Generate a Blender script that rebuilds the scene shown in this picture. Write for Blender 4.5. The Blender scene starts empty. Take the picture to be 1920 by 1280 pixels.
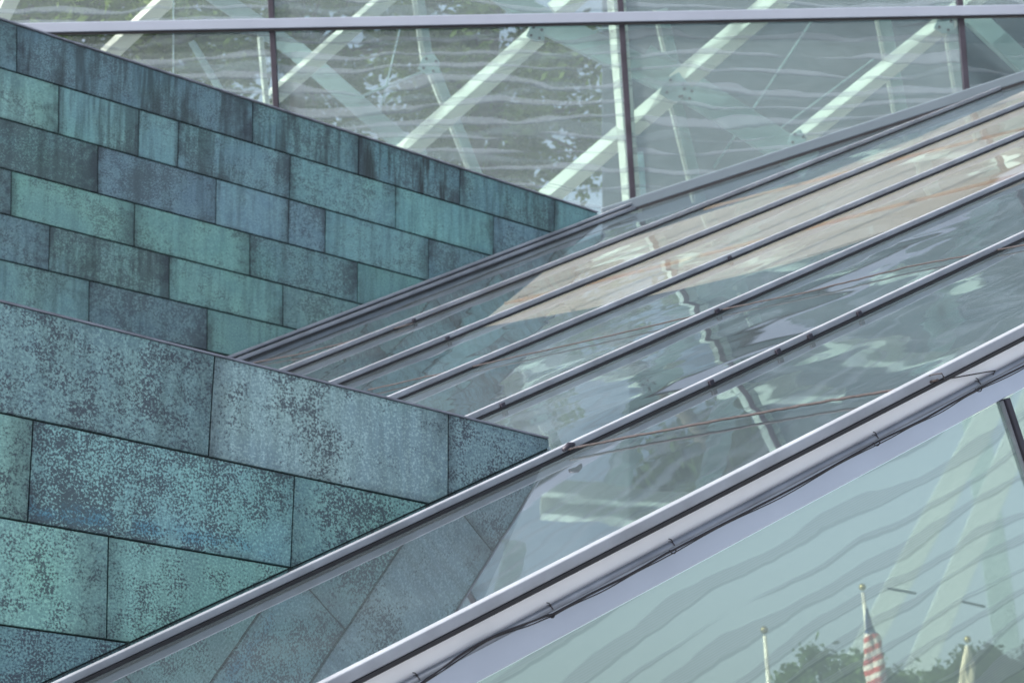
import bpy, bmesh, math, random
from mathutils import Vector, Matrix
random.seed(7)
S = bpy.context.scene
COL = S.collection

# ------------------------------------------------------------------ camera
FPX = 4600.0                                   # focal length in photo pixels (1920 wide)
PITCH = math.atan(1310/FPX)
CAMZ = 1.6
cam = bpy.data.cameras.new("camera")
cam.lens = 36*FPX/1920; cam.sensor_width = 36; cam.sensor_fit = 'HORIZONTAL'
cam.clip_start = 0.1; cam.clip_end = 3000
cam.dof.use_dof = True; cam.dof.focus_distance = 13.2; cam.dof.aperture_fstop = 5.0
camo = bpy.data.objects.new("camera", cam); COL.objects.link(camo)
camo.location = (0, 0, CAMZ); camo.rotation_euler = (math.pi/2+PITCH, 0, 0)
S.camera = camo

# ------------------------------------------------------------------ light
SUN = Vector((-0.78, -0.44, 0.45)).normalized()
w = bpy.data.worlds.new("World"); S.world = w; w.use_nodes = True
nt = w.node_tree; nt.nodes.clear()
sk = nt.nodes.new('ShaderNodeTexSky'); sk.sky_type = 'NISHITA'; sk.sun_disc = False
sk.sun_elevation = math.asin(SUN.z); sk.sun_rotation = math.atan2(SUN.x, SUN.y)
sk.air_density = 1.0; sk.dust_density = 5; sk.ozone_density = 1.5
bg = nt.nodes.new('ShaderNodeBackground'); bg.inputs[1].default_value = 0.15
wo = nt.nodes.new('ShaderNodeOutputWorld')
hs = nt.nodes.new('ShaderNodeHueSaturation'); hs.inputs['Saturation'].default_value = .55     # thin high haze
nt.links.new(sk.outputs[0], hs.inputs['Color']); nt.links.new(hs.outputs[0], bg.inputs[0]); nt.links.new(bg.outputs[0], wo.inputs[0])
sl = bpy.data.lights.new("sun", 'SUN'); sl.energy = 3.2; sl.angle = math.radians(0.6); sl.color = (1, .95, .86)
so = bpy.data.objects.new("sun", sl); COL.objects.link(so)
so.rotation_euler = SUN.to_track_quat('Z', 'Y').to_euler()
vs = S.view_settings; vs.view_transform = 'Standard'; vs.look = 'None'; vs.gamma = 1; vs.exposure = 1.0
S.render.engine = 'CYCLES'
S.cycles.max_bounces = 10; S.cycles.transparent_max_bounces = 24; S.cycles.glossy_bounces = 5
S.cycles.caustics_reflective = False; S.cycles.caustics_refractive = False

# ------------------------------------------------------------------ geometry of the place
Rt = Vector((1, 0, 0)); Up = Vector((0, -math.sin(PITCH), math.cos(PITCH))); Fw = Vector((0, math.cos(PITCH), math.sin(PITCH)))
CAM = Vector((0, 0, CAMZ)); Z = Vector((0, 0, 1))
def ray(x, y): return Rt*((x-960)/FPX) + Up*((640-y)/FPX) + Fw
def on(x, y, q, n):
    r = ray(x, y); return CAM + r*((q-CAM).dot(n)/r.dot(n))
def at(x, y, d): return CAM + ray(x, y)*d
B = ray(5908, -1420).normalized()                       # rising direction of the roof's glazing bars
G = ray(5908, -1420).cross(ray(1100, 106)).normalized()
if G.z < 0: G = -G                                      # roof normal
NW = B.cross(Z).normalized()
if NW.y > 0: NW = -NW                                   # face normal of both copper walls
A = Z.cross(NW).normalized()                            # horizontal direction along the walls
C = G.cross(B).normalized()                             # across the roof, away from the viewer
P0 = CAM + ray(1029, 840)*14
PT = on(900, 505, P0, G)
ZF = (on(1525, 282, P0, G)-CAM).dot(Fw)                 # the far facade stands at this depth
PF = at(960, 640, ZF)
def roof(x, y, h=0): return on(x, y, P0+G*h, G)
def wall2(x, y, h=0): return on(x, y, P0+NW*h, NW)
def wall1(x, y, h=0): return on(x, y, PT+NW*h, NW)
def fac(x, y, h=0): return at(x, y, ZF+h)
r1 = ray(1878, 748); r2 = ray(1920, 875); s_ = r1.dot(B)/r2.dot(B); M0 = (r2*s_-r1).normalized()
N0 = B.cross(M0).normalized()
if N0.dot(ray(1500, 1000)) > 0: N0 = -N0                # normal of the lower glass wall
PR = roof(1300, 950)
def low(x, y, h=0): return on(x, y, PR+N0*h, N0)

# ------------------------------------------------------------------ helpers
def lin(c):
    f = lambda v: v/12.92 if v <= .04045 else ((v+.055)/1.055)**2.4
    return tuple(f(v/255) for v in c)
def obj(name, bm, mats, parent=None, smooth=False):
    me = bpy.data.meshes.new(name); bm.to_mesh(me); bm.free()
    if smooth:
        for p in me.polygons: p.use_smooth = True
    for m in (mats if isinstance(mats, (list, tuple)) else [mats]): me.materials.append(m)
    o = bpy.data.objects.new(name, me); COL.objects.link(o)
    if parent is not None:
        o.parent = parent; o.matrix_parent_inverse = Matrix.Translation(parent.location).inverted()
    return o
def tag(o, label, cat, group=None, kind=None):
    if label: o['label'] = label
    if cat: o['category'] = cat
    if group: o['group'] = group
    if kind: o['kind'] = kind
    return o
def thing(name, loc, label, cat, group=None):
    o = bpy.data.objects.new(name, None); COL.objects.link(o); o.location = loc; o.empty_display_size = .2
    return tag(o, label, cat, group)
def prism(bm, pts, vec, mi=0, back=None):
    """closed prism: polygon pts (front) extruded by vec"""
    a = [bm.verts.new(p) for p in pts]; b = [bm.verts.new(p+vec) for p in pts]
    fs = [bm.faces.new(a), bm.faces.new(b[::-1])]
    n = len(pts)
    for i in range(n): fs.append(bm.faces.new((a[i], b[i], b[(i+1) % n], a[(i+1) % n])))
    if back is not None:
        for f in fs[1:]: f.material_index = back
    return fs
def beam(bm, p, q, side, w_, d_, off=0.0):
    """box from p to q; side = width direction hint, depth direction perpendicular"""
    t = (q-p).normalized(); s = (side-t*side.dot(t)).normalized(); d = t.cross(s).normalized()
    pts = [p+s*(w_/2)+d*(d_/2), p-s*(w_/2)+d*(d_/2), p-s*(w_/2)-d*(d_/2), p+s*(w_/2)-d*(d_/2)]
    prism(bm, pts, q-p)
def bevel(bm, w_, seg=2):
    bmesh.ops.recalc_face_normals(bm, faces=bm.faces)
    bmesh.ops.bevel(bm, geom=bm.edges[:], offset=w_, segments=seg, affect='EDGES', profile=.5, clamp_overlap=True)
def tube(bm, pts, r, n=8, caps=True):
    rings = []
    for i, p in enumerate(pts):
        t = ((pts[min(i+1, len(pts)-1)])-(pts[max(i-1, 0)])).normalized()
        a = t.cross(Z if abs(t.z) < .9 else Rt).normalized(); b = t.cross(a)
        rr = r[i] if isinstance(r, list) else r
        rings.append([bm.verts.new(p+(a*math.cos(k*2*math.pi/n)+b*math.sin(k*2*math.pi/n))*rr) for k in range(n)])
    for u, v in zip(rings, rings[1:]):
        for k in range(n): bm.faces.new((u[k], u[(k+1) % n], v[(k+1) % n], v[k]))
    if caps: bm.faces.new(rings[0][::-1]); bm.faces.new(rings[-1])
def uvmap(o, eu, ev, origin):
    me = o.data; uv = me.uv_layers.new(name="UVMap")
    for l in me.loops:
        p = me.vertices[l.vertex_index].co-origin
        uv.data[l.index].uv = (p.dot(eu), p.dot(ev))

# ------------------------------------------------------------------ materials
class NT:
    def __init__(s, name):
        s.m = bpy.data.materials.new(name); s.m.use_nodes = True; s.t = s.m.node_tree; s.t.nodes.clear()
        s.out = s.n('OutputMaterial')
    def n(s, kind, **kw):
        nd = s.t.nodes.new('ShaderNode'+kind)
        for k, v in kw.items():
            if k.startswith('_'): setattr(nd, k[1:], v)
        return nd
    def l(s, a, b): s.t.links.new(a, b)
    def setin(s, nd, i, v):
        if isinstance(v, bpy.types.NodeSocket): s.l(v, nd.inputs[i])
        elif v is not None: nd.inputs[i].default_value = v
    def math(s, op, a, b=None, clamp=False):
        nd = s.n('Math', _operation=op, _use_clamp=clamp); s.setin(nd, 0, a); s.setin(nd, 1, b); return nd.outputs[0]
    def mix(s, f, a, b, mode='MIX'):
        nd = s.n('Mix', _data_type='RGBA', _blend_type=mode, _clamp_factor=True)
        s.setin(nd, 0, f); s.setin(nd, 6, a if not isinstance(a, tuple) else (*a[:3], 1)); s.setin(nd, 7, b if not isinstance(b, tuple) else (*b[:3], 1)); return nd.outputs[2]
    def noise(s, vec, scale, detail=3, rough=.55, dist=0):
        nd = s.n('TexNoise'); s.l(vec, nd.inputs['Vector']); nd.inputs['Scale'].default_value = scale
        nd.inputs['Detail'].default_value = detail; nd.inputs['Roughness'].default_value = rough; nd.inputs['Distortion'].default_value = dist
        return nd.outputs['Fac']
    def mapr(s, v, a, b, c=0., d=1.):
        nd = s.n('MapRange'); nd.clamp = True; s.setin(nd, 0, v)
        for i, x in zip((1, 2, 3, 4), (a, b, c, d)): s.setin(nd, i, x)
        return nd.outputs[0]
    def vmul(s, v, xyz, add=(0, 0, 0)):
        nd = s.n('Mapping'); s.l(v, nd.inputs[0]); nd.inputs['Scale'].default_value = xyz; nd.inputs['Location'].default_value = add; return nd.outputs[0]
    def surf(s, sh): s.l(sh, s.out.inputs[0]); return s.m
def plain(name, col, rough=.5, metal=0., vary=.12, nscale=6., bump=0., spec=.5):
    t = NT(name); tc = t.n('TexCoord').outputs['Object']
    nz = t.noise(tc, nscale, 5)
    k = t.mapr(nz, .3, .7, 1-vary, 1+vary)
    c = t.mix(1.0, (*col, 1), k, 'MULTIPLY')
    p = t.n('BsdfPrincipled'); t.l(c, p.inputs['Base Color']); p.inputs['Roughness'].default_value = rough
    p.inputs['Metallic'].default_value = metal; p.inputs['Specular IOR Level'].default_value = spec
    if bump:
        b = t.n('Bump'); b.inputs['Strength'].default_value = 1; b.inputs['Distance'].default_value = bump
        t.l(t.noise(tc, nscale*12, 3), b.inputs['Height']); t.l(b.outputs[0], p.inputs['Normal'])
    return t.surf(p.outputs[0])

ALU = plain("anodised_aluminium", (.31, .34, .40), .46, .30, .22, 3.0)
ALUD = plain("dark_gasket_rubber", (.016, .016, .022), .6, 0, .3, 8)
WHITE = plain("pale_metal_fascia", (.90, .905, .95), .42, .30, .05, 1.5)
FASC2 = plain("blue_grey_metal_fascia", (.50, .55, .66), .42, .7, .06, 1.2)
PIPE = plain("grey_zinc_pipe", (.20, .23, .29), .40, .2, .2, 5)
BLACK = plain("black_cable", (.02, .018, .025), .5, 0, .3, 20)
BROWN = plain("brown_corroded_cable", (.043, .038, .044), .9, 0, .4, 30)
STEEL = plain("sunlit_white_steel", (.90, .88, .76), .5, 0, .08, 1.0)  # white paint with the warm sunlight put into the colour
SHADEST = plain("shaded_pale_green_steel", (.38, .49, .50), .5, 0, .08, 1.0)  # the same steel out of the sun, its shade put into the colour
MULL = plain("dark_bronze_mullion", (.035, .033, .05), .45, .3, .3, 5)
POLE = plain("pale_painted_pole", (.72, .70, .60), .5, 0, .1, 3)
CORE = plain("dark_copper_backing_and_added_part", (.028, .045, .048), .8, 0, .4, 7)
SLATE = plain("slate_grey_interior_wall", (.065, .09, .115), .9, 0, .25, .4)
GROUND = plain("pale_paving", (.33, .34, .35), .9, 0, .3, .5)

def copper(name, fine, soft):
    t = NT(name); uv = t.n('TexCoord').outputs['UV']
    tint = t.n('Attribute'); tint.attribute_name = 'tint'
    aux = t.n('Attribute'); aux.attribute_name = 'aux'           # r seed, g darkness of the mottling, b streaks
    sx = t.n('SeparateXYZ'); t.l(uv, sx.inputs[0]); ax = t.n('SeparateColor'); t.l(aux.outputs['Color'], ax.inputs[0])
    cx = t.n('CombineXYZ'); t.l(sx.outputs[0], cx.inputs[0]); t.l(sx.outputs[1], cx.inputs[1])
    t.l(t.math('MULTIPLY', ax.outputs[0], 37.0), cx.inputs[2]); v = cx.outputs[0]
    nf = t.noise(v, fine, 4, .62); nm = t.noise(v, 9, 4, .6); nl = t.noise(v, 1.6, 3, .6)
    st = t.noise(t.vmul(v, (16, 1.3, 1)), 1.0, 4, .6)
    stb = t.noise(t.vmul(v, (3.5, .5, 1)), 1.0, 3, .5)
    # large blotches
    c = t.mix(t.mapr(nl, .35, .68), t.mix(1.0, tint.outputs['Color'], (.80, .84, .90, 1), 'MULTIPLY'), t.mix(1.0, tint.outputs['Color'], (1.12, 1.16, 1.08, 1), 'MULTIPLY'))
    # pale bloom specks
    c = t.mix(t.math('MULTIPLY', t.mapr(nf, .50, .38), .70*soft), c, t.mix(1.0, tint.outputs['Color'], (1.6, 1.56, 1.48, 1), 'MULTIPLY'))
    # dark oxide specks, gathered in patches
    k = t.math('ADD', t.math('MULTIPLY', t.math('SUBTRACT', nf, .5), 2.2), t.math('MULTIPLY', t.math('SUBTRACT', nm, .5), 1.1))
    k = t.math('ADD', k, t.math('MULTIPLY', t.math('SUBTRACT', nl, .5), 1.7))
    k = t.math('ADD', k, t.math('MULTIPLY', t.math('SUBTRACT', ax.outputs[1], .5), .75))
    dk = t.mapr(k, -.02, .26)
    c = t.mix(t.math('MULTIPLY', dk, .80*soft), c, (.060, .062, .095, 1))
    # rain streaks running down
    c = t.mix(t.math('MULTIPLY', t.mapr(t.math('ADD', st, t.math('MULTIPLY', stb, .7)), .78, 1.02), t.math('MULTIPLY', ax.outputs[2], 1.25, True)), c, (.055, .075, .085, 1))
    # stains along the upright joints
    ur = aux.outputs['Alpha']; vr = tint.outputs['Alpha']
    ed = t.math('ADD', t.mapr(ur, .0, .08, 1, 0), t.mapr(ur, .84, 1, 0, 1))
    ed = t.math('MULTIPLY', ed, t.mapr(t.math('ADD', nl, t.math('MULTIPLY', nm, .5)), .55, .82))
    c = t.mix(t.math('MULTIPLY', ed, .75), c, (.05, .065, .085, 1))
    c = t.mix(t.math('MULTIPLY', t.math('MULTIPLY', t.mapr(vr, .10, .0), t.mapr(stb, .35, .6)), .45), c, (.06, .085, .10, 1))
    # blue mineral bloom on one sheet
    bl = t.n('Attribute'); bl.attribute_name = 'blue'
    bw = t.math('MULTIPLY', t.math('MULTIPLY', t.mapr(vr, .03, .10), t.mapr(vr, .16, .28, 1, 0)), t.mapr(nm, .42, .60))
    c = t.mix(t.math('MULTIPLY', t.math('MULTIPLY', bw, t.math('MULTIPLY', bl.outputs['Fac'], t.mapr(nf, .56, .48))), .55), c, (.12, .36, .52, 1))
    # mineral green / blue cast
    gr = t.noise(v, .9, 2); c = t.mix(t.mapr(gr, .55, .75, 0, .3), c, t.mix(1.0, c, (.85, 1.12, .92, 1), 'MULTIPLY'))
    p = t.n('BsdfPrincipled'); t.l(c, p.inputs['Base Color']); p.inputs['Roughness'].default_value = .72
    p.inputs['Specular IOR Level'].default_value = .25
    b = t.n('Bump'); b.inputs['Strength'].default_value = .6; b.inputs['Distance'].default_value = .003
    t.l(t.math('ADD', nf, t.math('MULTIPLY', nm, 1.5)), b.inputs['Height']); t.l(b.outputs[0], p.inputs['Normal'])
    return t.surf(p.outputs[0])
COP_N = copper("weathered_copper_near", 80, 1.0)
COP_F = copper("weathered_copper_far", 60, .72)

def glass_roof_mat():
    t = NT("wavy_roof_glass"); uv = t.n('TexCoord').outputs['UV']
    h1 = t.noise(t.vmul(uv, (.8, 1.1, 1)), 1.05, 1, .25, .6)
    h2 = t.noise(t.vmul(uv, (1, 1, 1), (7, 3, 0)), 3.2, 1, .4)
    h = t.math('ADD', h1, t.math('MULTIPLY', h2, .03))
    sp = t.n('SeparateXYZ'); t.l(uv, sp.inputs[0]); h = t.math('MULTIPLY', h, t.mapr(sp.outputs[0], -1.2, 2.0, .12, 1))
    b = t.n('Bump'); b.inputs['Strength'].default_value = 1; b.inputs['Distance'].default_value = .0082; t.l(h, b.inputs['Height'])
    gl = t.n('BsdfGlossy'); gl.inputs['Color'].default_value = (.84, .91, .97, 1); gl.inputs['Roughness'].default_value = .015; t.l(b.outputs[0], gl.inputs['Normal'])
    tr = t.n('BsdfTransparent'); tr.inputs[0].default_value = (.84, .87, .88, 1)
    df = t.n('BsdfDiffuse')
    dirt = t.noise(t.vmul(uv, (1.2, .5, 1)), 1.5, 5, .6)
    t.l(t.mix(t.mapr(dirt, .35, .7), (.15, .19, .225, 1), (.23, .28, .32, 1)), df.inputs[0])
    m1 = t.n('MixShader'); m1.inputs[0].default_value = .22; t.l(tr.outputs[0], m1.inputs[1]); t.l(df.outputs[0], m1.inputs[2])
    m2 = t.n('MixShader'); m2.inputs[0].default_value = .50; t.l(m1.outputs[0], m2.inputs[1]); t.l(gl.outputs[0], m2.inputs[2])
    return t.surf(m2.outputs[0])
def clear_mat(name, col=(.9, .96, .96, 1)):
    t = NT(name); tr = t.n('BsdfTransparent'); tr.inputs[0].default_value = col; return t.surf(tr.outputs[0])
def frit_mat(name, sx, sy, lo, hi, haze, gloss, ribbon, sheen, fritfac, shadow=.5, line=0, seed=0., amp=3.2, tcol=(.76, .87, .83, 1)):
    """patterned glass: printed wavy ribbons over tinted glass"""
    t = NT(name); uv = t.n('TexCoord').outputs['UV']
    v = t.vmul(uv, (sx, sy, 1), (seed, seed*1.7, 0))
    wob = t.noise(t.vmul(uv, (.9, .9, 1), (3+seed, 1, 0)), 1.0, 2)
    sp = t.n('SeparateXYZ'); t.l(v, sp.inputs[0])
    def band(off):
        n0 = t.noise(t.vmul(v, (.55, .30, 1)), 1.0, 2, .5)
        n1 = t.noise(t.vmul(v, (2.6, .25, 1), (4, 2, 0)), 1.0, 3, .55)
        yy = t.math('ADD', t.math('ADD', t.math('ADD', sp.outputs[1], off), t.math('MULTIPLY', n0, amp)), t.math('MULTIPLY', n1, .55))
        cell = t.math('FLOOR', yy); f = t.math('FRACT', yy)
        cc = t.n('CombineXYZ'); t.l(t.math('MULTIPLY', sp.outputs[0], .8), cc.inputs[0]); t.l(t.math('MULTIPLY', cell, 7.31), cc.inputs[1])
        th = t.mapr(t.noise(cc.outputs[0], 1.0, 2, .5), lo, hi, 0, .62)
        return t.math('MULTIPLY', t.math('GREATER_THAN', th, f), t.mapr(f, 0, .04))
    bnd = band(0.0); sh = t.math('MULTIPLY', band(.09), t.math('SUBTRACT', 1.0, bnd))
    if line:
        sx_ = t.n('SeparateXYZ'); t.l(uv, sx_.inputs[0])
        ln = t.math('FRACT', t.math('MULTIPLY', sx_.outputs[1], line)); bnd = t.math('MULTIPLY', bnd, t.mapr(ln, .25, .35, .45, 1.0))
    tr = t.n('BsdfTransparent'); tr.inputs[0].default_value = tcol
    d0 = t.n('BsdfDiffuse'); d0.inputs[0].default_value = (*haze[0], 1)
    m0 = t.n('MixShader'); m0.inputs[0].default_value = haze[1]; t.l(tr.outputs[0], m0.inputs[1]); t.l(d0.outputs[0], m0.inputs[2])
    dr = t.n('BsdfDiffuse'); dr.inputs[0].default_value = (*ribbon, 1)
    m1 = t.n('MixShader'); t.l(t.math('MULTIPLY', bnd, fritfac), m1.inputs[0]); t.l(m0.outputs[0], m1.inputs[1]); t.l(dr.outputs[0], m1.inputs[2])
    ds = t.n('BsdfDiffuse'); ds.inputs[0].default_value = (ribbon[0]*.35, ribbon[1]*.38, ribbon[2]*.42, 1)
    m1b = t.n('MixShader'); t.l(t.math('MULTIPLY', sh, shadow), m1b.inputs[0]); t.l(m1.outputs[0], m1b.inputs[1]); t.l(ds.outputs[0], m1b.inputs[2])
    g = t.n('BsdfGlossy'); g.inputs['Color'].default_value = (*sheen, 1); g.inputs['Roughness'].default_value = .01
    b = t.n('Bump'); b.inputs['Strength'].default_value = 1; b.inputs['Distance'].default_value = .003; t.l(wob, b.inputs['Height']); t.l(b.outputs[0], g.inputs['Normal'])
    m2 = t.n('MixShader'); m2.inputs[0].default_value = gloss; t.l(m1b.outputs[0], m2.inputs[1]); t.l(g.outputs[0], m2.inputs[2])
    return t.surf(m2.outputs[0])
M_ROOF = glass_roof_mat(); M_CLEAR = clear_mat("glass_edge")
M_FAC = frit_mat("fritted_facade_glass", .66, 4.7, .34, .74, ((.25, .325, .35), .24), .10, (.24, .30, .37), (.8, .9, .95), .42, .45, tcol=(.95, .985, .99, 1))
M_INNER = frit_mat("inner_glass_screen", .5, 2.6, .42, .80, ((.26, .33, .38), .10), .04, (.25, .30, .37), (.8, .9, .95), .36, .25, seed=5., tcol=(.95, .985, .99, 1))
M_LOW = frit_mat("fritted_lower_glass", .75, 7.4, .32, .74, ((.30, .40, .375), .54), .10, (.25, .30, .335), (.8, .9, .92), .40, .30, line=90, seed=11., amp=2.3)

# ------------------------------------------------------------------ setting
bm = bmesh.new()
prism(bm, [Vector(p) for p in ((-600, -300, 0), (600, -300, 0), (600, 900, 0), (-600, 900, 0))], Vector((0, 0, -.5)))
tag(obj("ground", bm, GROUND), "pale paved ground around the pavilion", None, kind="structure")

# ------------------------------------------------------------------ copper walls
def clip(poly, p, n):
    out = []
    for i in range(len(poly)):
        a, b = poly[i], poly[(i+1) % len(poly)]; da = (a-p).dot(n); db = (b-p).dot(n)
        if da >= 0: out.append(a)
        if (da >= 0) != (db >= 0): out.append(a+(b-a)*(da/(da-db)))
    return out
def line2(l, x): return l[0][1]+(l[1][1]-l[0][1])*(x-l[0][0])/(l[1][0]-l[0][0])
def copper_wall(root, plane, N, rows, joints, tints, clips, mat, gap, lift, seam_streak):
    for r, (top, bot) in enumerate(zip(rows, rows[1:])):
        js = joints[r]
        for k, (ja, jb) in enumerate(zip(js, js[1:])):
            def px(j, l):           # joint = (x at y, lean) crossing line l
                x = j[0]
                for _ in range(4): x = j[0]+(line2(l, x)-j[1])*j[2]
                return x, line2(l, x)
            q = [px(ja, top), px(jb, top), px(jb, bot), px(ja, bot)]
            P = [plane(*c) for c in q]
            for cp, cn in clips: P = clip(P, cp, cn)
            if len(P) < 3: continue
            cen = sum(P, Vector())/len(P)
            up = Z; lo_ = min(p.dot(up) for p in P)
            # shrink for the seam, lean the sheet so that its lower edge laps over the one below
            Q = []
            for i, p in enumerate(P):
                a = (P[i-1]-p).normalized(); b = (P[(i+1) % len(P)]-p).normalized(); d = a+b
                s = abs(a.cross(b).length)
                Q.append(p+d*(gap/max(s, .35)))
            top_z = max(p.z for p in Q)
            tilt = lambda p: lift*(.35+.65*min(1, max(0, (top_z-p.z)/.6)))
            bm = bmesh.new()
            front = [bm.verts.new(p+NWv*tilt(p)) for p in Q for NWv in (N,)]
            back = [bm.verts.new(p-N*.004) for p in Q]
            n = len(Q); f0 = bm.faces.new(front); bm.faces.new(back[::-1])
            for i in range(n): bm.faces.new((front[i], back[i], back[(i+1) % n], front[(i+1) % n]))
            bmesh.ops.recalc_face_normals(bm, faces=bm.faces)
            es = [e for e in bm.edges if e.verts[0] in front and e.verts[1] in front]
            bmesh.ops.bevel(bm, geom=es, offset=.0035, segments=2, affect='EDGES', profile=.5, clamp_overlap=True)
            o = obj("copper_panel", bm, mat, root)
            uvmap(o, A if A.dot(Fw) > 0 else -A, Z, PT)
            tt = tints[r][k] if k < len(tints[r]) else tints[r][-1]
            c = lin([v*.58+t0*.42 for v, t0 in zip(tt[0], (92, 131, 139))]); g_ = sum(c)/3; c = tuple((v*.80+g_*.20)*TINTK for v in c)
            a1 = o.data.color_attributes.new('tint', 'FLOAT_COLOR', 'POINT'); a2 = o.data.color_attributes.new('aux', 'FLOAT_COLOR', 'POINT')
            sd = random.random()
            eu = A if A.dot(Fw) > 0 else -A
            ctr = o.data.vertices; us = [v.co.dot(eu) for v in ctr]; u0, u1 = plane(*q[0]).dot(eu), plane(*q[1]).dot(eu)
            zb = (plane(*q[3]).z, plane(*q[2]).z); zt = (plane(*q[0]).z, plane(*q[1]).z)
            for i, v in enumerate(ctr):
                uu = (us[i]-u0)/(u1-u0); lo_z = zb[0]+(zb[1]-zb[0])*uu; hi_z = zt[0]+(zt[1]-zt[0])*uu
                a1.data[i].color = (*c, (v.co.z-lo_z)/(hi_z-lo_z)); a2.data[i].color = (sd, tt[1], tt[2], uu)
            if len(tt) > 3 and 'blue' in tt[3]:
                a3 = o.data.attributes.new('blue', 'FLOAT', 'POINT')
                for i in range(len(ctr)): a3.data[i].value = 1.0
            if len(tt) > 3: o['label'] = tt[3]
TINTK = 1.68
def J(x0, y0, x1, y1): return (x0, y0, (x1-x0)/(y1-y0))
# nearer wall (fin in front of the roof)
W2 = thing("copper_wall", Vector((wall2(300, 1000).x, wall2(300, 1000).y, 0)), "nearer green and grey patinated copper wall, large speckled panels, its point touching the glass roof", "wall")
rows = [((0, 566), (1029, 823)), ((0, 774), (803, 945)), ((0, 970), (543, 1064)), ((0, 1171), (243, 1205)), ((0, 1375), (240, 1399))]
RAILDOWN = [((P0), None)]
c_rail = B.cross(NW).normalized(); c_rail = c_rail if c_rail.z > 0 else -c_rail
rows_j = [[J(-470, 500, -480, 680), J(402, 665, 389, 852), J(840, 773, 838, 932), J(1029, 824, 1029, 845)],
          [J(-430, 700, -440, 860), J(62, 787, 50, 977), J(552, 891, 543, 1064), J(1040, 900, 1040, 1100)],
          [J(-300, 900, -310, 1100), J(203, 1008, 198, 1197), J(700, 1090, 698, 1290)],
          [J(-420, 1100, -425, 1300), J(430, 1200, 428, 1400)]]
tn = [[((96, 126, 132), .55, .25), ((132, 156, 164), .36, .22, "pale speckled grey panel with a brown stain near its left edge"), ((100, 122, 134), .5, .2)],
      [((112, 160, 152), .30, .2), ((104, 152, 158), .62, .15, "mottled turquoise and purple panel with a blue streak along its lower edge"), ((92, 135, 136), .55, .15)],
      [((112, 160, 154), .40, .15), ((108, 160, 154), .42, .15)],
      [((84, 122, 130), .75, .1)]]
roofclip = [(P0, c_rail)]
copper_wall(W2, wall2, NW, rows, rows_j, tn, roofclip, COP_N, .0042, .014, .01)
# body of the wall behind the panels, with an added dark part under the roof
def body(root, plane, N, tl, tr, extra, mat, thick):
    a = plane(*tl); b = plane(*tr); pts = [a, b]+[plane(*q) for q in extra]
    bm = bmesh.new(); prism(bm, [p-N*.006 for p in pts], -N*thick); bmesh.ops.recalc_face_normals(bm, faces=bm.faces)
    return obj("wall_body_and_added_dark_part", bm, mat, root)
body(W2, wall2, NW, (-460, 453), (1027, 825), ((1027, 850), (900, 1140), (790, 1560), (-480, 1935)), CORE, .22)  # outline below the rail added along the mirrored edge, darkening behind the reflection
bm = bmesh.new()
a, b = wall2(-460, 450), wall2(1026, 821.5)
beam(bm, a+NW*.004-NW*.12, b+NW*.004-NW*.12, NW, .262, .012); bevel(bm, .003)
COPE = plain("copper_coping_edge", (.22, .24, .30), .5, .2, .3, 9); obj("coping_edge", bm, COPE, W2)

# farther wall
W1 = thing("copper_wall", Vector((wall1(300, 400).x, wall1(300, 400).y, 0)), "farther copper wall of smaller green panels running down to the top rail of the glass roof", "wall")
rows1 = [((0, 38), (1120, 400)), ((0, 128), (1034, 437)), ((0, 222), (923, 481)), ((0, 315), (802, 527)), ((0, 400), (690, 574)), ((0, 487), (563, 620)), ((0, 572), (450, 671))]
j1 = [[J(-330, -60, -333, 30), J(31, 50, 30, 138), J(473, 196, 472, 268), J(672, 258, 670, 330), J(862, 320, 860, 382), J(1040, 377, 1037, 437), J(1140, 390, 1140, 450)],
      [J(-230, 60, -233, 150), J(110, 163, 108, 250), J(260, 208, 258, 293), J(335, 232, 332, 313), J(544, 293, 541, 373), J(741, 355, 740, 431), J(925, 406, 923, 481), J(1140, 450, 1140, 500)],
      [J(-200, 160, -203, 250), J(183, 283, 182, 362), J(405, 338, 403, 423), J(541, 374, 539, 455), J(610, 394, 608, 477), J(803, 455, 802, 527), J(1000, 480, 1000, 550)],
      [J(-270, 240, -272, 330), J(21, 322, 19, 404), J(252, 383, 250, 460), J(468, 440, 467, 517), J(670, 492, 669, 565), J(900, 560, 900, 600)],
      [J(-200, 340, -202, 430), J(93, 427, 90, 508), J(317, 481, 316, 561), J(530, 534, 529, 612), J(760, 580, 760, 640)],
      [J(-330, 420, -332, 500), J(167, 528, 165, 612), J(388, 580, 387, 665), J(640, 600, 640, 700)]]
t1 = [[((86, 116, 128), .5, .4), ((78, 106, 122), .55, .6), ((78, 116, 124), .5, .6), ((72, 110, 124), .6, .9), ((78, 122, 132), .45, .5), ((84, 130, 138), .3, .3)],
      [((112, 156, 154), .3, .3), ((98, 146, 150), .35, .5), ((92, 136, 146), .35, .3), ((92, 128, 142), .6, .5), ((90, 138, 146), .5, .2), ((86, 146, 150), .25, .3), ((80, 112, 130), .5, .4)],
      [((80, 112, 112), .85, .4), ((86, 112, 132), .6, .3), ((98, 134, 152), .35, .3), ((82, 112, 132), .5, .3), ((88, 136, 146), .35, .3), ((80, 116, 130), .5, .3)],
      [((88, 116, 122), .5, .3), ((92, 142, 136), .3, .2), ((92, 146, 140), .3, .2), ((82, 120, 126), .6, .3), ((84, 132, 130), .4, .3)],
      [((84, 112, 124), .5, .3), ((86, 120, 120), .55, .5), ((92, 142, 138), .35, .3), ((86, 120, 120), .5, .2)],
      [((92, 134, 136), .35, .3), ((76, 98, 108), .65, .3), ((86, 130, 124), .4, .3)]]
copper_wall(W1, wall1, NW, rows1, j1, t1, [(PT, c_rail)], COP_F, .007, .020, .01)
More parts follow.
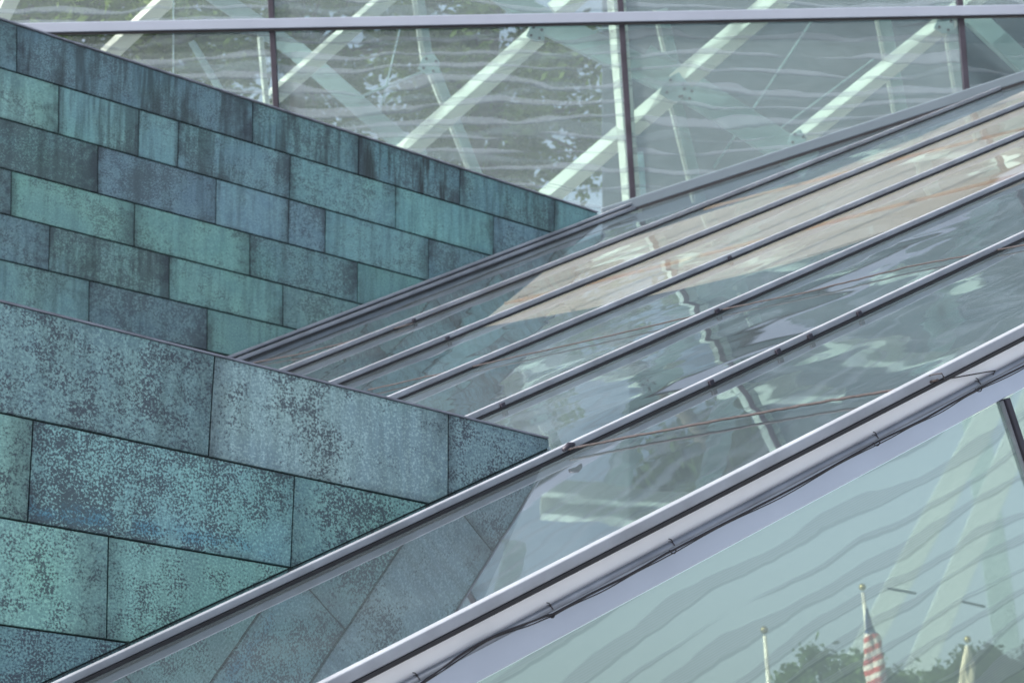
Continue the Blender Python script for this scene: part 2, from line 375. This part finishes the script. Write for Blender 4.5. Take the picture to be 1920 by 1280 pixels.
body(W1, wall1, NW, (-320, -65), (1121, 402), ((1121, 424), (890, 614), (640, 850), (300, 1300), (-330, 1500)), CORE, .3)  # dark part below the top rail added to deepen the reflected copper
bm = bmesh.new(); a, b = wall1(-320, -67), wall1(1119, 398.5)
beam(bm, a-NW*.14, b-NW*.14, NW, .34, .02); bevel(bm, .005)
obj("coping_edge", bm, COPE, W1)

# ------------------------------------------------------------------ glass roof
RF = thing("glass_roof", Vector((roof(1300, 700).x, roof(1300, 700).y, 0)), "sloping reflective glass roof with six long parallel metal glazing bars rising to the right", "roof")
def cpos(y, x=1100): return (roof(x, y)-P0).dot(C)
cs = [(roof(1100, y, .018+h_/2)-P0).dot(C) for y, h_ in zip((1037, 821, 686, 592, 525, 470), (.052, .040, .042, .044, .046, .046))]+[cpos(505, 900)-.10]            # from the near edge to the top rail
def rp(c, b, h=0): return P0+C*c+B*b+G*h
def bval(x, y): return (roof(x, y)-P0).dot(B)
def facb(c):     # b coordinate where the roof line at c meets the far facade
    q = P0+C*c; return ((PF-q).dot(Fw))/B.dot(Fw)
b_lo, b_hi = -9.0, 26.0
for i in range(6):
    c0, c1 = cs[i], cs[i+1]
    e0 = min(b_hi, facb(c0)-.03); e1 = min(b_hi, facb(c1)-.03)
    bm = bmesh.new(); pts = [rp(c0+.02, b_lo), rp(c1-.02, b_lo), rp(c1-.02, e1), rp(c0+.02, e0)]
    if i == 0 or True:
        prism(bm, [p for p in pts], -G*.012, 0, 1)
    bmesh.ops.recalc_face_normals(bm, faces=bm.faces)
    o = obj("glass_pane", bm, [M_ROOF, M_CLEAR], RF); uvmap(o, B, C, P0-C*i*.37)
for i in range(7):
    c = cs[i]; e = min(b_hi, facb(c)-.02)
    hh = (.052, .040, .042, .044, .046, .046, .044)[i]; ww = (.055, .045, .045, .045, .045, .045, .06)[i]
    bm = bmesh.new()
    beam(bm, rp(c, b_lo, .018+hh/2), rp(c, e, .018+hh/2), G, hh, ww); bevel(bm, .007, 3)
    bar = obj("glazing_bar", bm, ALU, RF, smooth=True)
    bm = bmesh.new(); beam(bm, rp(c-.002, b_lo, .008), rp(c-.002, e, .008), G, .018, ww+.004); obj("gasket", bm, ALUD, bar)
    if i == 6:      # second rail, stacked on the top edge against the copper wall
        et = bval(1128, 402)
        bm = bmesh.new(); beam(bm, rp(c+.02, b_lo, .098), rp(c+.02, et, .098), G, .032, .06); bevel(bm, .008, 3)
        b2 = obj("glazing_bar", bm, ALU, RF, smooth=True)
        bm = bmesh.new(); beam(bm, rp(c+.03, b_lo, .074), rp(c+.03, et, .074), G, .016, .05); obj("gasket", bm, ALUD, b2)
# warm sunlit patch, put in as a beige sheet just under the glass
def under(x, y, h): return roof(x, y, h)
PATCH = thing("sun_patch", under(1300, 460, -.16), "warm beige sheet standing for sunlight on the upper roof glass strips, with orange streaks", "light patch")
BEIGE = plain("beige_sunlight_patch", (.94, .74, .63), .9, 0, .06, .7); STREAK = plain("orange_sunlight_streak", (.80, .50, .33), .9, 0, .1, 2)  # sunlight put into the colour of the sheet and its streaks
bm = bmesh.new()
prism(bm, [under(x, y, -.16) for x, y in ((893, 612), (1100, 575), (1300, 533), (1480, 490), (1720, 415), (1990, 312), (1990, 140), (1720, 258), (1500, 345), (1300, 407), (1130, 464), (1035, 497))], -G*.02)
bmesh.ops.recalc_face_normals(bm, faces=bm.faces); obj("light_patch", bm, BEIGE, PATCH)
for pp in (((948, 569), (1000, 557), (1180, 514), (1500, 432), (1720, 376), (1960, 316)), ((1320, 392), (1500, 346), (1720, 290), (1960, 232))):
    q = [under(x, y, -.15) for x, y in pp]; bm = bmesh.new(); tube(bm, q, .022, 8); obj("seam_streak", bm, STREAK, PATCH, smooth=True)  # orange streaks of the sunlit patch, added as thin tubes
# little joint covers on the bars
for (x, ci) in ((775, 5), (838, 4), (1342, 2), (1607, 1), (1455, 1), (1515, 1), (1366, 3), (940, 2), (1330, 1)):
    c = cs[ci]; b_ = None
    lo_, hi_ = -8., 24.
    for _ in range(40):
        mid = (lo_+hi_)/2; P = rp(c, mid)-CAM; xx = 960+FPX*P.dot(Rt)/P.dot(Fw)
        if xx < x: lo_ = mid
        else: hi_ = mid
    bm = bmesh.new(); beam(bm, rp(c-.028, lo_-.02, .03), rp(c-.028, lo_+.02, .03), G, .03, .02); bevel(bm, .004)
    obj("joint_clip", bm, MULL, RF)

# pale fascia, pipe and lower band under the near edge
def lowc(x, y, h=0): return low(x, y, h)
def alongB(p, x):          # slide p along B until it projects to image x (used to start/stop long members)
    lo_, hi_ = -30., 30.
    for _ in range(50):
        mid = (lo_+hi_)/2; P = p+B*mid-CAM; xx = 960+FPX*P.dot(Rt)/P.dot(Fw)
        if xx < x: lo_ = mid
        else: hi_ = mid
    return p+B*lo_
def band(name, y0, y1, h0, thick, mat, parent):
    a0 = low(1280, y0, h0); a1 = low(1280, y1, h0)
    bm = bmesh.new()
    s0, s1 = alongB(a0, 300), alongB(a1, 300); L = 14
    pts = [a0+B*((s0-a0).dot(B)), a0+B*L, a1+B*L, a1+B*((s0-a0).dot(B))]
    prism(bm, pts, -N0*thick); bevel(bm, .004)
    return obj(name, bm, mat, parent)
band("fascia", 959, 1012, .010, .06, WHITE, RF)
band("fascia", 1014, 1071, -.014, .05, FASC2, RF)
PI0 = low(1280, 1009.5, .028)
RP = thing("drain_pipe", alongB(PI0, 960), "slim grey pipe running up along the pale fascia under the glass roof edge", "pipe")
bm = bmesh.new(); tube(bm, [alongB(PI0, 400)+B*0, PI0, PI0+B*14], .0165, 16); obj("pipe", bm, PIPE, RP, smooth=True)

# black cable tied under the pipe, sagging between its ties
CB = thing("black_cable", alongB(PI0, 1100), "black cable tied beneath the grey pipe, sagging between its ties", "cable")
ties = [560, 780, 1030, 1258, 1640, 1832, 2100]
dn = -(Z-N0*Z.dot(N0)).normalized()
dn = M0 if M0.dot(Z) < 0 else -M0
pts = []
for k, (xa, xb) in enumerate(zip(ties, ties[1:])):
    pa, pb = alongB(PI0, xa), alongB(PI0, xb); n = 16
    sag = {1: -.034, 0: .02}.get(k, .004)
    for i in range(n):
        u = i/n; pts.append(pa.lerp(pb, u)+dn*(.024+sag*math.sin(math.pi*u)**1+.002*math.sin(9*u+k))+N0*(.006+(.012 if k == 1 else 0)*math.sin(math.pi*u)))
bm = bmesh.new(); tube(bm, pts, .0055, 8); obj("cable", bm, BLACK, CB, smooth=True)
bm = bmesh.new(); tube(bm, [p+dn*(.009+.004*math.sin(i*.7)) for i, p in enumerate(pts)], .003, 6); obj("cable", bm, BLACK, CB, smooth=True)
for x in ties:
    p = alongB(PI0, x); bm = bmesh.new()
    loop = [p+(N0*math.cos(a)-dn*math.sin(a))*.022+dn*.006+dn*(.012 if math.sin(a) < 0 else 0) for a in [k*2*math.pi/14 for k in range(15)]]
    tube(bm, loop, .0028, 6)
    tube(bm, [p-dn*.014+N0*.018, p-dn*.028+N0*.024-B*.012, p-dn*.034+N0*.02-B*.02], .0025, 6)
    obj("cable_tie", bm, BLACK, CB, smooth=True)

# brown cables lying across the roof
def roofcable(label, pix, r, h, ends=()):
    p = [roof(x, y, h) for x, y in pix]
    root = thing("roof_cable", p[0], label, "cable", "thin cables lying across the glass roof")
    full = []
    for a, b in zip(p, p[1:]):
        for i in range(14): full.append(a.lerp(b, i/14)+C*random.uniform(-.004, .004)+G*random.uniform(-.002, .002))
    full.append(p[-1])
    bm = bmesh.new(); tube(bm, full, r, 8); obj("cable", bm, BROWN, root, smooth=True)
    return root, full
c1, fl = roofcable("brown double cable crossing the nearest glass strip from the copper point to the lower bar", [(1062, 843), (1085, 838), (1200, 815), (1400, 778), (1560, 750), (1705, 727), (1760, 712)], .007, .03)
bm = bmesh.new(); tube(bm, [p+C*.028+G*.003 for p in fl[:-16]], .0035, 6); obj("cable", bm, BROWN, c1, smooth=True)
bm = bmesh.new()
q = roof(1068, 838, .06); tube(bm, [q-B*.05, q+G*.012, q+B*.03+G*.004, q+B*.06+C*.02], [.012, .018, .014, .006], 8); obj("knot", bm, MULL, c1, smooth=True)
roofcable("long thin brown cable crossing the middle glass strips and two bars", [(690, 731), (890, 686), (1110, 637), (1342, 583), (1520, 546), (1700, 501), (1940, 455)], .006, .022)
roofcable("short thin cable at the top left strip between the upper two rails", [(474, 680), (560, 664), (640, 644), (775, 606)], .008, .022)
# bent wire hooked over the lower bar and down to the pipe
HW = thing("wire_hook", roof(1745, 712, .1), "thin bent wire hooked over the lower glazing bar and reaching the pipe", "wire")
bm = bmesh.new()
hk = [roof(1742, 704, .06), roof(1755, 701, .085), roof(1766, 700, .09), roof(1769, 706, .07), low(1771, 711, .05), low(1800, 706, .045), low(1850, 697, .045), low(1866, 695, .05), low(1862, 702, .05)]
tube(bm, hk, .0035, 6); obj("wire", bm, BROWN, HW, smooth=True)
bm = bmesh.new(); tube(bm, [roof(1742, 704, .06)-B*.02, roof(1742, 704, .06)+B*.04], .008, 8); obj("wire_end", bm, BLACK, HW, smooth=True); bm = bmesh.new(); tube(bm, [low(1762, 714, .05), low(1766, 702, .06)], .005, 6); obj("wire_end", bm, BLACK, HW, smooth=True)

# ------------------------------------------------------------------ lower glass wall
LW = thing("glass_wall", Vector((low(1600, 1000).x, low(1600, 1000).y, 0)), "pale fritted glass wall below the roof edge, wavy printed bands, dark mullion at right", "glass wall")
e0 = low(1280, 1072, -.03)
def lowat(x, t, h=0): return alongB(e0, x)+M0d*t+N0*h
M0d = M0 if M0.z < 0 else -M0
mpx = alongB(e0, 1880); mt = 4.2
L0 = alongB(e0, 500); L1 = alongB(e0, 2700)
for (a, b) in ((L0, mpx-B*.012), (mpx+B*.012, L1)):
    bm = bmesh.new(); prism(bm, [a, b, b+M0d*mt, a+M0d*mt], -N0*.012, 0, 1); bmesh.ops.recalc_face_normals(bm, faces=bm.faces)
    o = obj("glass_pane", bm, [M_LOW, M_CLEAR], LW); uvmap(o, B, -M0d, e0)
bm = bmesh.new(); beam(bm, mpx+N0*.005, mpx+M0d*mt+N0*.005, B, .040, .06); bevel(bm, .004); mm = obj("mullion", bm, MULL, LW)
bm = bmesh.new(); q = mpx-B*.026; beam(bm, q-N0*.0, q+M0d*mt-N0*.0, B, .010, .04); obj("cover_strip", bm, ALU, mm)

# ------------------------------------------------------------------ far facade
FA = thing("glass_facade", Vector((fac(1163, 0).x, fac(1163, 0).y, 0)), "tall far glass facade with wavy printed bands, mauve transom and slim dark mullions", "facade")
hb = lambda x: 47-.0185*(x-400)+ (0 if True else 0)          # transom centre line in the photo
mlean = [(-1450, .0), (-795, .015), (-140, .03), (509, .05), (1164, .064), (1800, .077), (2440, .09), (3080, .10)]
def mx(m, y): return m[0]+(y-20)*m[1]
def bot(x): return 405-.3266*(x-1130)
tops = -1500; mid = -640
for i in range(len(mlean)-1):
    ma, mb = mlean[i], mlean[i+1]
    xa, xb = ma[0], mb[0]
    ya, yb = hb(xa), hb(xb)
    # lower cell
    xal = mx(ma, bot(mx(ma, 300))); xbl = mx(mb, bot(mx(mb, 200)))
    cells = [[(mx(ma, ya)+4, ya), (mx(mb, yb)-4, yb), (xbl-4, min(max(bot(xbl), yb+1), 1200)), (xal+4, max(bot(xal), ya+1))],
             [(mx(ma, mid)+4, mid), (mx(mb, mid)-4, mid), (mx(mb, yb)-4, yb-3), (mx(ma, ya)+4, ya-3)],
             [(mx(ma, tops)+4, tops), (mx(mb, tops)-4, tops), (mx(mb, mid)-4, mid-3), (mx(ma, mid)+4, mid-3)]]
    if bot(xbl) < yb: cells = cells[1:]
    for c in cells:
        P = [fac(x, y) for x, y in c]
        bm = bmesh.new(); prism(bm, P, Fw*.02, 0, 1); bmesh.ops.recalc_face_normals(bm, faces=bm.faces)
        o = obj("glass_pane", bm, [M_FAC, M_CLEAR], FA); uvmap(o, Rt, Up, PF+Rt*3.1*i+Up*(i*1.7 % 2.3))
for m in mlean:
    yb = bot(mx(m, 200)); yb = min(yb, 700)
    bm = bmesh.new(); beam(bm, fac(mx(m, tops), tops, -.02), fac(mx(m, yb), yb, -.02), Rt, .075, .12); bevel(bm, .006)
    o = obj("mullion", bm, MULL, FA)
for yy, hh in ((None, .13), (mid, .13), (tops, .2)):
    y0 = hb(-1450) if yy is None else yy; y1 = hb(3080) if yy is None else yy
    a, b = fac(-1450, y0, -.10), fac(3080, y1, -.10)
    bm = bmesh.new(); beam(bm, a, b, Up, hh, .10); bevel(bm, .01)
    tr = obj("transom", bm, plain("mauve_anodised_transom", (.25, .29, .385), .45, .2, .06, 1) if yy is None else bpy.data.materials["mauve_anodised_transom"], FA)
    bm = bmesh.new(); beam(bm, a-Up*(hh/2+.016)+Fw*.02, b-Up*(hh/2+.016)+Fw*.02, Up, .028, .08); obj("seal", bm, ALUD, tr)
# sill where the facade meets the roof
a, b = roof(1128, 405, .06), roof(1990, 405-.3266*860, .06)
bm = bmesh.new(); beam(bm, a-Fw*.06+Up*.03, b-Fw*.06+Up*.03, Up, .13, .10); bevel(bm, .012); sil = obj("sill", bm, plain("grey_mauve_sill", (.155, .20, .25), .5, .2, .1, 1), FA)
bm = bmesh.new(); beam(bm, a-Fw*.07-Up*.055, b-Fw*.07-Up*.055, Up, .035, .08); obj("seal", bm, ALUD, sil)

# inner glass screen
IG = thing("glass_screen", Vector((at(325, 300, ZF+1.2).x, at(325, 300, ZF+1.2).y, 0)), "inner glass screen behind the facade, its left edge a pale upright line", "glass screen")
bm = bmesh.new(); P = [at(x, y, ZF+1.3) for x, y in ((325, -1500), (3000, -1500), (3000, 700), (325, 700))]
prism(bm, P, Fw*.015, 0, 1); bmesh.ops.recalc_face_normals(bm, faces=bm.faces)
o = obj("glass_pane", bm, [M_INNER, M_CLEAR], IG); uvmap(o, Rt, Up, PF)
bm = bmesh.new(); beam(bm, at(325, -1500, ZF+1.3), at(325, 700, ZF+1.3), Rt, .02, .03); obj("edge_trim", bm, SHADEST, IG)

# ------------------------------------------------------------------ steel frame behind the facade
SF = thing("steel_frame", Vector((at(1163, 300, ZF+2.5).x, at(1163, 300, ZF+2.5).y, 0)), "white steel frame of crossing diagonal beams and struts behind the facade", "steel frame")
def member(name, x0, y0, x1, y1, wpx, mat, d=2.6, dep=.25, rot=0.):
    p, q = at(x0, y0, ZF+d), at(x1, y1, ZF+d); wd = wpx/FPX*(ZF+d)*(.78 if mat is STEEL else .9)
    t = (q-p).normalized(); s = t.cross(-Fw*.75-Rt*.55+Up*.3 if mat is STEEL else Fw).normalized()
    if rot: s = Matrix.Rotation(rot, 3, t) @ s
    bm = bmesh.new(); beam(bm, p, q, s, wd, dep); bevel(bm, .012); return obj(name, bm, mat, SF)
for a in ((755, 290, 1008, 66, 34), (1010, 385, 1262, 172, 34), (1268, 160, 1450, 5, 42), (1492, 268, 1770, 44, 30), (510, 185, 735, -12, 18), (195, 110, 318, -5, 20),
          (-10, 60, 25, -10, 12), (1040, 25, 1300, -190, 40), (735, -12, 990, -230, 26), (1450, 5, 1640, -155, 42), (1770, 44, 2010, -160, 34), (330, -20, 560, -220, 24)):
    member("diagonal_beam", *a, STEEL)
for a in ((1000, 30, 1275, 165, 52), (1205, 110, 1520, 310, 62), (555, 95, 790, 300, 40), (1822, 30, 1930, 130, 40), (300, -80, 560, 100, 36), (800, -120, 1000, 30, 50), (1500, -200, 1822, 30, 46), (360, 80, 425, 190, 14)):
    member("cross_beam", *a, SHADEST, 3.1)
for a in ((783, -20, 803, 118, 22), (812, 130, 900, 345, 26), (1238, 20, 1268, 150, 26), (1266, 190, 1312, 380, 26), (1652, 20, 1690, 225, 28), (1770, -20, 1802, 185, 26)):
    member("column", *a, SHADEST, 3.6)
    member("column_flange", a[0]-a[4]*.42, a[1], a[2]-a[4]*.42, a[3], 6, STEEL, 3.4, .1)
member("column", 1140, -200, 1186, 400, 34, STEEL, 2.2, .2, rot=.5)
member("column", 488, 70, 500, 200, 8, STEEL, 2.2, .1)
member("column", 1200, 285, 1206, 380, 14, plain("pale_blue_panel", (.45, .62, .68), .5), 4.2, .1)
for a in ((1522, 40, 1338, 315, 5), (1640, 110, 1440, 258, 4), (796, 134, 655, 190, 6), (750, 55, 705, 240, 4), (1060, 70, 1300, 20, 4), (270, 60, 120, 150, 5)):
    member("tie_rod", *a, SHADEST, 3.9, .02)
for a in ((-400, 3000, -640, 46),): pass
for y in (-330, -720, -1100):
    for x in (200, 700, 1250, 1900):
        member("diagonal_beam", x, y+300, x+380, y-40, 30, STEEL); member("cross_beam", x+60, y-60, x+420, y+260, 44, SHADEST, 3.1)

for (x, y, r_) in ((1266, 166, 34), (806, 122, 26), (1772, 46, 24), (1006, 62, 22), (1496, 262, 22), (1288, 176, 20)):
    bm = bmesh.new(); c_ = at(x, y, ZF+2.4); k_ = r_/FPX*ZF
    prism(bm, [c_+(Rt*math.cos(a_)+Up*math.sin(a_))*k_*(1 if n_ % 2 else .8) for n_, a_ in enumerate([j_*math.pi/3+.3 for j_ in range(6)])], Fw*.03); bevel(bm, .005)
    pl = obj("gusset_plate", bm, SHADEST, SF)
    for a_ in (0.5, 2.1, 3.6, 5.2):
        bm = bmesh.new(); p_ = c_+(Rt*math.cos(a_)+Up*math.sin(a_))*k_*.55; tube(bm, [p_-Fw*.02, p_+Fw*.01], .022, 8); obj("bolt", bm, MULL, pl)
# far interior wall on the right
IW = tag(obj("interior_wall", (lambda bm: (prism(bm, [at(x, y, ZF+8) for x, y in ((1130, -1500), (2900, -1500), (2900, 190), (1920, 692), (1130, 1100))], Fw*.3), bm)[1])(bmesh.new()), SLATE),
         "slate grey wall deep inside, seen between the beams at right", "wall")

bm = bmesh.new(); prism(bm, [at(x, y, ZF+7) for x, y in ((300, 1530), (300, 760), (640, 600), (1128, 440), (1180, 425), (1180, 1090))], Fw*.3)
tag(obj("interior_wall", bm, plain("grey_green_interior_plaster", (.13, .16, .19), .9, 0, .2, .5)), "pale grey green wall under the glass roof, behind the point of the near copper wall", "wall")
# ------------------------------------------------------------------ trees
def leafmat(name, c0, c1):
    t = NT(name); tc = t.n('TexCoord').outputs['Object']; n = t.noise(tc, 1.1, 3); n2 = t.noise(tc, 9, 1)
    c = t.mix(t.mapr(t.math('ADD', n, t.math('MULTIPLY', n2, .5)), .5, 1.0), (*c0, 1), (*c1, 1))
    d = t.n('BsdfDiffuse'); t.l(c, d.inputs[0]); tl = t.n('BsdfTranslucent'); t.l(t.mix(1., c, (1.3, 1.35, .7, 1), 'MULTIPLY'), tl.inputs[0])
    m = t.n('MixShader'); m.inputs[0].default_value = .35; t.l(d.outputs[0], m.inputs[1]); t.l(tl.outputs[0], m.inputs[2])
    return t.surf(m.outputs[0])
LEAF = leafmat("green_leaves", (.045, .08, .02), (.17, .24, .06)); LEAF2 = leafmat("dark_green_leaves", (.06, .10, .05), (.14, .20, .09))
BARK = plain("brown_bark", (.10, .08, .06), .9, 0, .3, 4)
def tree(cx, cy, d, rad, rz, n, leaf, label, mat, lsize=.16, gaps=.45, seed=1, clumps=60, shift=0.):
    rnd = random.Random(seed); c = at(cx, cy, d); base = Vector((c.x+shift, c.y, 0))
    root = thing("tree", base, label, "tree", "trees beyond the glass")
    bm = bmesh.new(); top = c-Z*rz*.35
    tube(bm, [base, base.lerp(top, .5)+Vector((.2, 0, 0)), top, c+Z*rz*.5], [.32, .24, .17, .04], 10)
    lumps = []
    for k in range(clumps):
        while True:
            v = Vector((rnd.uniform(-1, 1), rnd.uniform(-1, 1), rnd.uniform(-1, 1)))
            if .25 < v.length < 1: break
        p = c+Vector((v.x*rad, v.y*rad, v.z*rz)); lumps.append((p, rnd.uniform(.10, .24)*rad))
        if k % 4 == 0: tube(bm, [top.lerp(c, .3), top.lerp(p, .5)+Z*.15, p], [.09, .05, .015], 6)
    obj("trunk", bm, BARK, root, smooth=True)
    bm = bmesh.new()
    for k in range(n):
        p, r = lumps[rnd.randrange(len(lumps))]
        q = p+Vector((rnd.gauss(0, .5), rnd.gauss(0, .5), rnd.gauss(0, .42)))*r
        a = Vector((rnd.gauss(0, 1), rnd.gauss(0, 1), rnd.gauss(0, .6))).normalized(); b = a.cross(Vector((rnd.gauss(0, 1), rnd.gauss(0, 1), rnd.gauss(0, 1)))).normalized()
        s = lsize*rnd.uniform(.6, 1.3)
        vs_ = [bm.verts.new(q-a*s), bm.verts.new(q+b*s*.45), bm.verts.new(q+a*s), bm.verts.new(q-b*s*.45)]
        bm.faces.new(vs_)
    obj("crown", bm, mat, root)
tree(120, -60, 52, 3.6, 3.4, 15000, None, "dark leafy tree behind the left end of the facade, above the copper wall", LEAF, .15, seed=3, clumps=80)
tree(560, 60, 56, 3.2, 2.8, 9000, None, "airy tree behind the second facade bay, around the leaning steel column", LEAF, .15, seed=5)
tree(930, 160, 58, 3.4, 3.0, 11000, None, "broad tree seen through the facade just above the point of the far copper wall", LEAF, .15, seed=8, clumps=75, shift=-2.6)
tree(1000, -700, 60, 6.0, 4.5, 14000, None, "tall dark tree above the frame, behind the upper facade", LEAF2, .25, seed=9, clumps=80, shift=-4.2)
tree(1575, 1366, 64, 2.3, 1.9, 34000, None, "round treetop between the first and second flagpoles", LEAF2, .115, clumps=110, seed=12)
tree(1665, 1378, 68, 1.8, 1.5, 26000, None, "narrow treetop just right of the striped flag", LEAF2, .115, clumps=110, seed=21)
tree(1765, 1372, 66, 1.9, 1.5, 26000, None, "small low treetop beside the cream flag", LEAF2, .115, clumps=110, seed=14)
tree(1905, 1362, 62, 2.0, 2.0, 34000, None, "dense treetop at the lower right corner", LEAF2, .115, clumps=110, seed=17)

# ------------------------------------------------------------------ flagpoles and flags
def pole(x0, y0, x1, y1, d, r, label):
    top, p = at(x0, y0, d), at(x1, y1, d); base = top+(p-top)*(top.z/(top.z-p.z))
    root = thing("flagpole", base, label, "flagpole", "flagpoles seen through the lower glass")
    bm = bmesh.new(); tube(bm, [base, top-(top-base).normalized()*.10], [r*1.5, r*.8], 14); obj("pole", bm, POLE, root, smooth=True)
    bm = bmesh.new(); bmesh.ops.create_uvsphere(bm, u_segments=14, v_segments=10, radius=r*1.5, matrix=Matrix.Translation(top)); obj("finial", bm, plain("aged_gold_finial", (.35, .30, .14), .4, .6), root, smooth=True)
    return top, base
pole(1433, 1180, 1442, 1290, 44, .047, "leftmost bare pale flagpole behind the lower glass")
t2, bb2 = pole(1617, 1100, 1637, 1290, 44, .043, "tallest middle flagpole, carrying the limp striped flag")
t3, bb3 = pole(1814, 1198, 1813, 1290, 44, .043, "rightmost flagpole, with a furled cream flag")
def flagmat():
    t = NT("red_white_blue_flag_cloth"); uv = t.n('TexCoord').outputs['UV']; sx = t.n('SeparateXYZ'); t.l(uv, sx.inputs[0])
    ph = t.math('ADD', t.math('MULTIPLY', sx.outputs[1], 5.2), t.math('MULTIPLY', sx.outputs[0], 2.2))
    f = t.math('FRACT', ph); st = t.mapr(f, .48, .52)
    c = t.mix(st, (.50, .10, .09, 1), (.74, .66, .60, 1))
    stars = t.n('TexVoronoi'); t.l(t.vmul(uv, (9, 14, 1)), stars.inputs['Vector']); stars.inputs['Scale'].default_value = 1.
    cb = t.mix(t.mapr(stars.outputs['Distance'], .12, .2), (.7, .7, .7, 1), (.06, .09, .20, 1))
    c = t.mix(t.mapr(sx.outputs[1], .82, .84), cb, c)
    d = t.n('BsdfDiffuse'); t.l(c, d.inputs[0]); return t.surf(d.outputs[0])
def furled(name, top, base, s0, s1, prof, mat, label, side):
    ax = (base-top).normalized(); bm = bmesh.new(); nr, na = 60, 36; uvs = {}
    rings = []
    for i in range(nr+1):
        u = i/nr; s = s0+(s1-s0)*u
        r = prof[0]
        for (ua, ra), (ub, rb) in zip(prof, prof[1:]):
            if ua <= u <= ub: r = ra+(rb-ra)*(u-ua)/(ub-ua)
        ring = []
        for k in range(na):
            a = k*2*math.pi/na; fold = 1+.22*math.sin(3*a+u*9)+.08*math.sin(7*a-u*14)
            v = bm.verts.new(top+ax*s+Rt*(r*.5*side+math.cos(a)*r*fold)+Fw*math.sin(a)*r*fold*.8); ring.append(v); uvs[v] = (k/na, s)
        rings.append(ring)
    for a, b in zip(rings, rings[1:]):
        for k in range(na): bm.faces.new((a[k], a[(k+1) % na], b[(k+1) % na], b[k]))
    bm.faces.new(rings[0][::-1]); bm.faces.new(rings[-1])
    ul = bm.loops.layers.uv.new("UVMap")
    for f in bm.faces:
        ks = [uvs[l.vert][0] for l in f.loops]
        for l in f.loops:
            k, s = uvs[l.vert]
            if max(ks)-min(ks) > .5 and k < .5: k += 1
            l[ul].uv = (k, s)
    o = obj(name, bm, mat, None, smooth=True); tag(o, label, "flag"); return o
furled("flag", t2, bb2, .38, 2.4, [(0, .035), (.2, .08), (.24, .13), (.5, .17), (1, .19)], flagmat(), "limp red, white and blue striped flag wrapped round the tallest flagpole", 1)
furled("flag", t3, bb3, .12, 1.5, [(0, .04), (.25, .12), (1, .15)], plain("cream_cloth", (.62, .55, .40), .9, 0, .15, 3), "furled cream flag hanging on the rightmost flagpole", 0)

# ------------------------------------------------------------------ frame seen through the lower glass
S2 = thing("steel_frame", Vector((at(1750, 1100, 40).x, at(1750, 1100, 40).y, 0)), "pale inner steel frame of slanting struts seen through the lower glass wall", "steel frame")
def member2(name, x0, y0, x1, y1, wpx, mat, d=78, dep=.04):
    p, q = at(x0, y0, d), at(x1, y1, d); t = (q-p).normalized(); s = t.cross(Fw).normalized()
    bm = bmesh.new(); beam(bm, p, q, s, wpx/FPX*d, dep); bevel(bm, .01); return obj(name, bm, mat, S2)
PALE = plain("pale_teal_painted_steel", (.50, .58, .58), .6, 0, .05, .5)
for a in ((1560, 1330, 1894, 700, 46), (1690, 1330, 1950, 720, 50)): member2("strut", *a, PALE)
for a in ((1815, 690, 1905, 1330, 50),): member2("strut", *a, SHADEST, 80)
for a in ((1664, 1102, 1718, 1112, 5), (1804, 1127, 1848, 1137, 5)): member2("tie_rod", *a, SLATE, 39, .02)
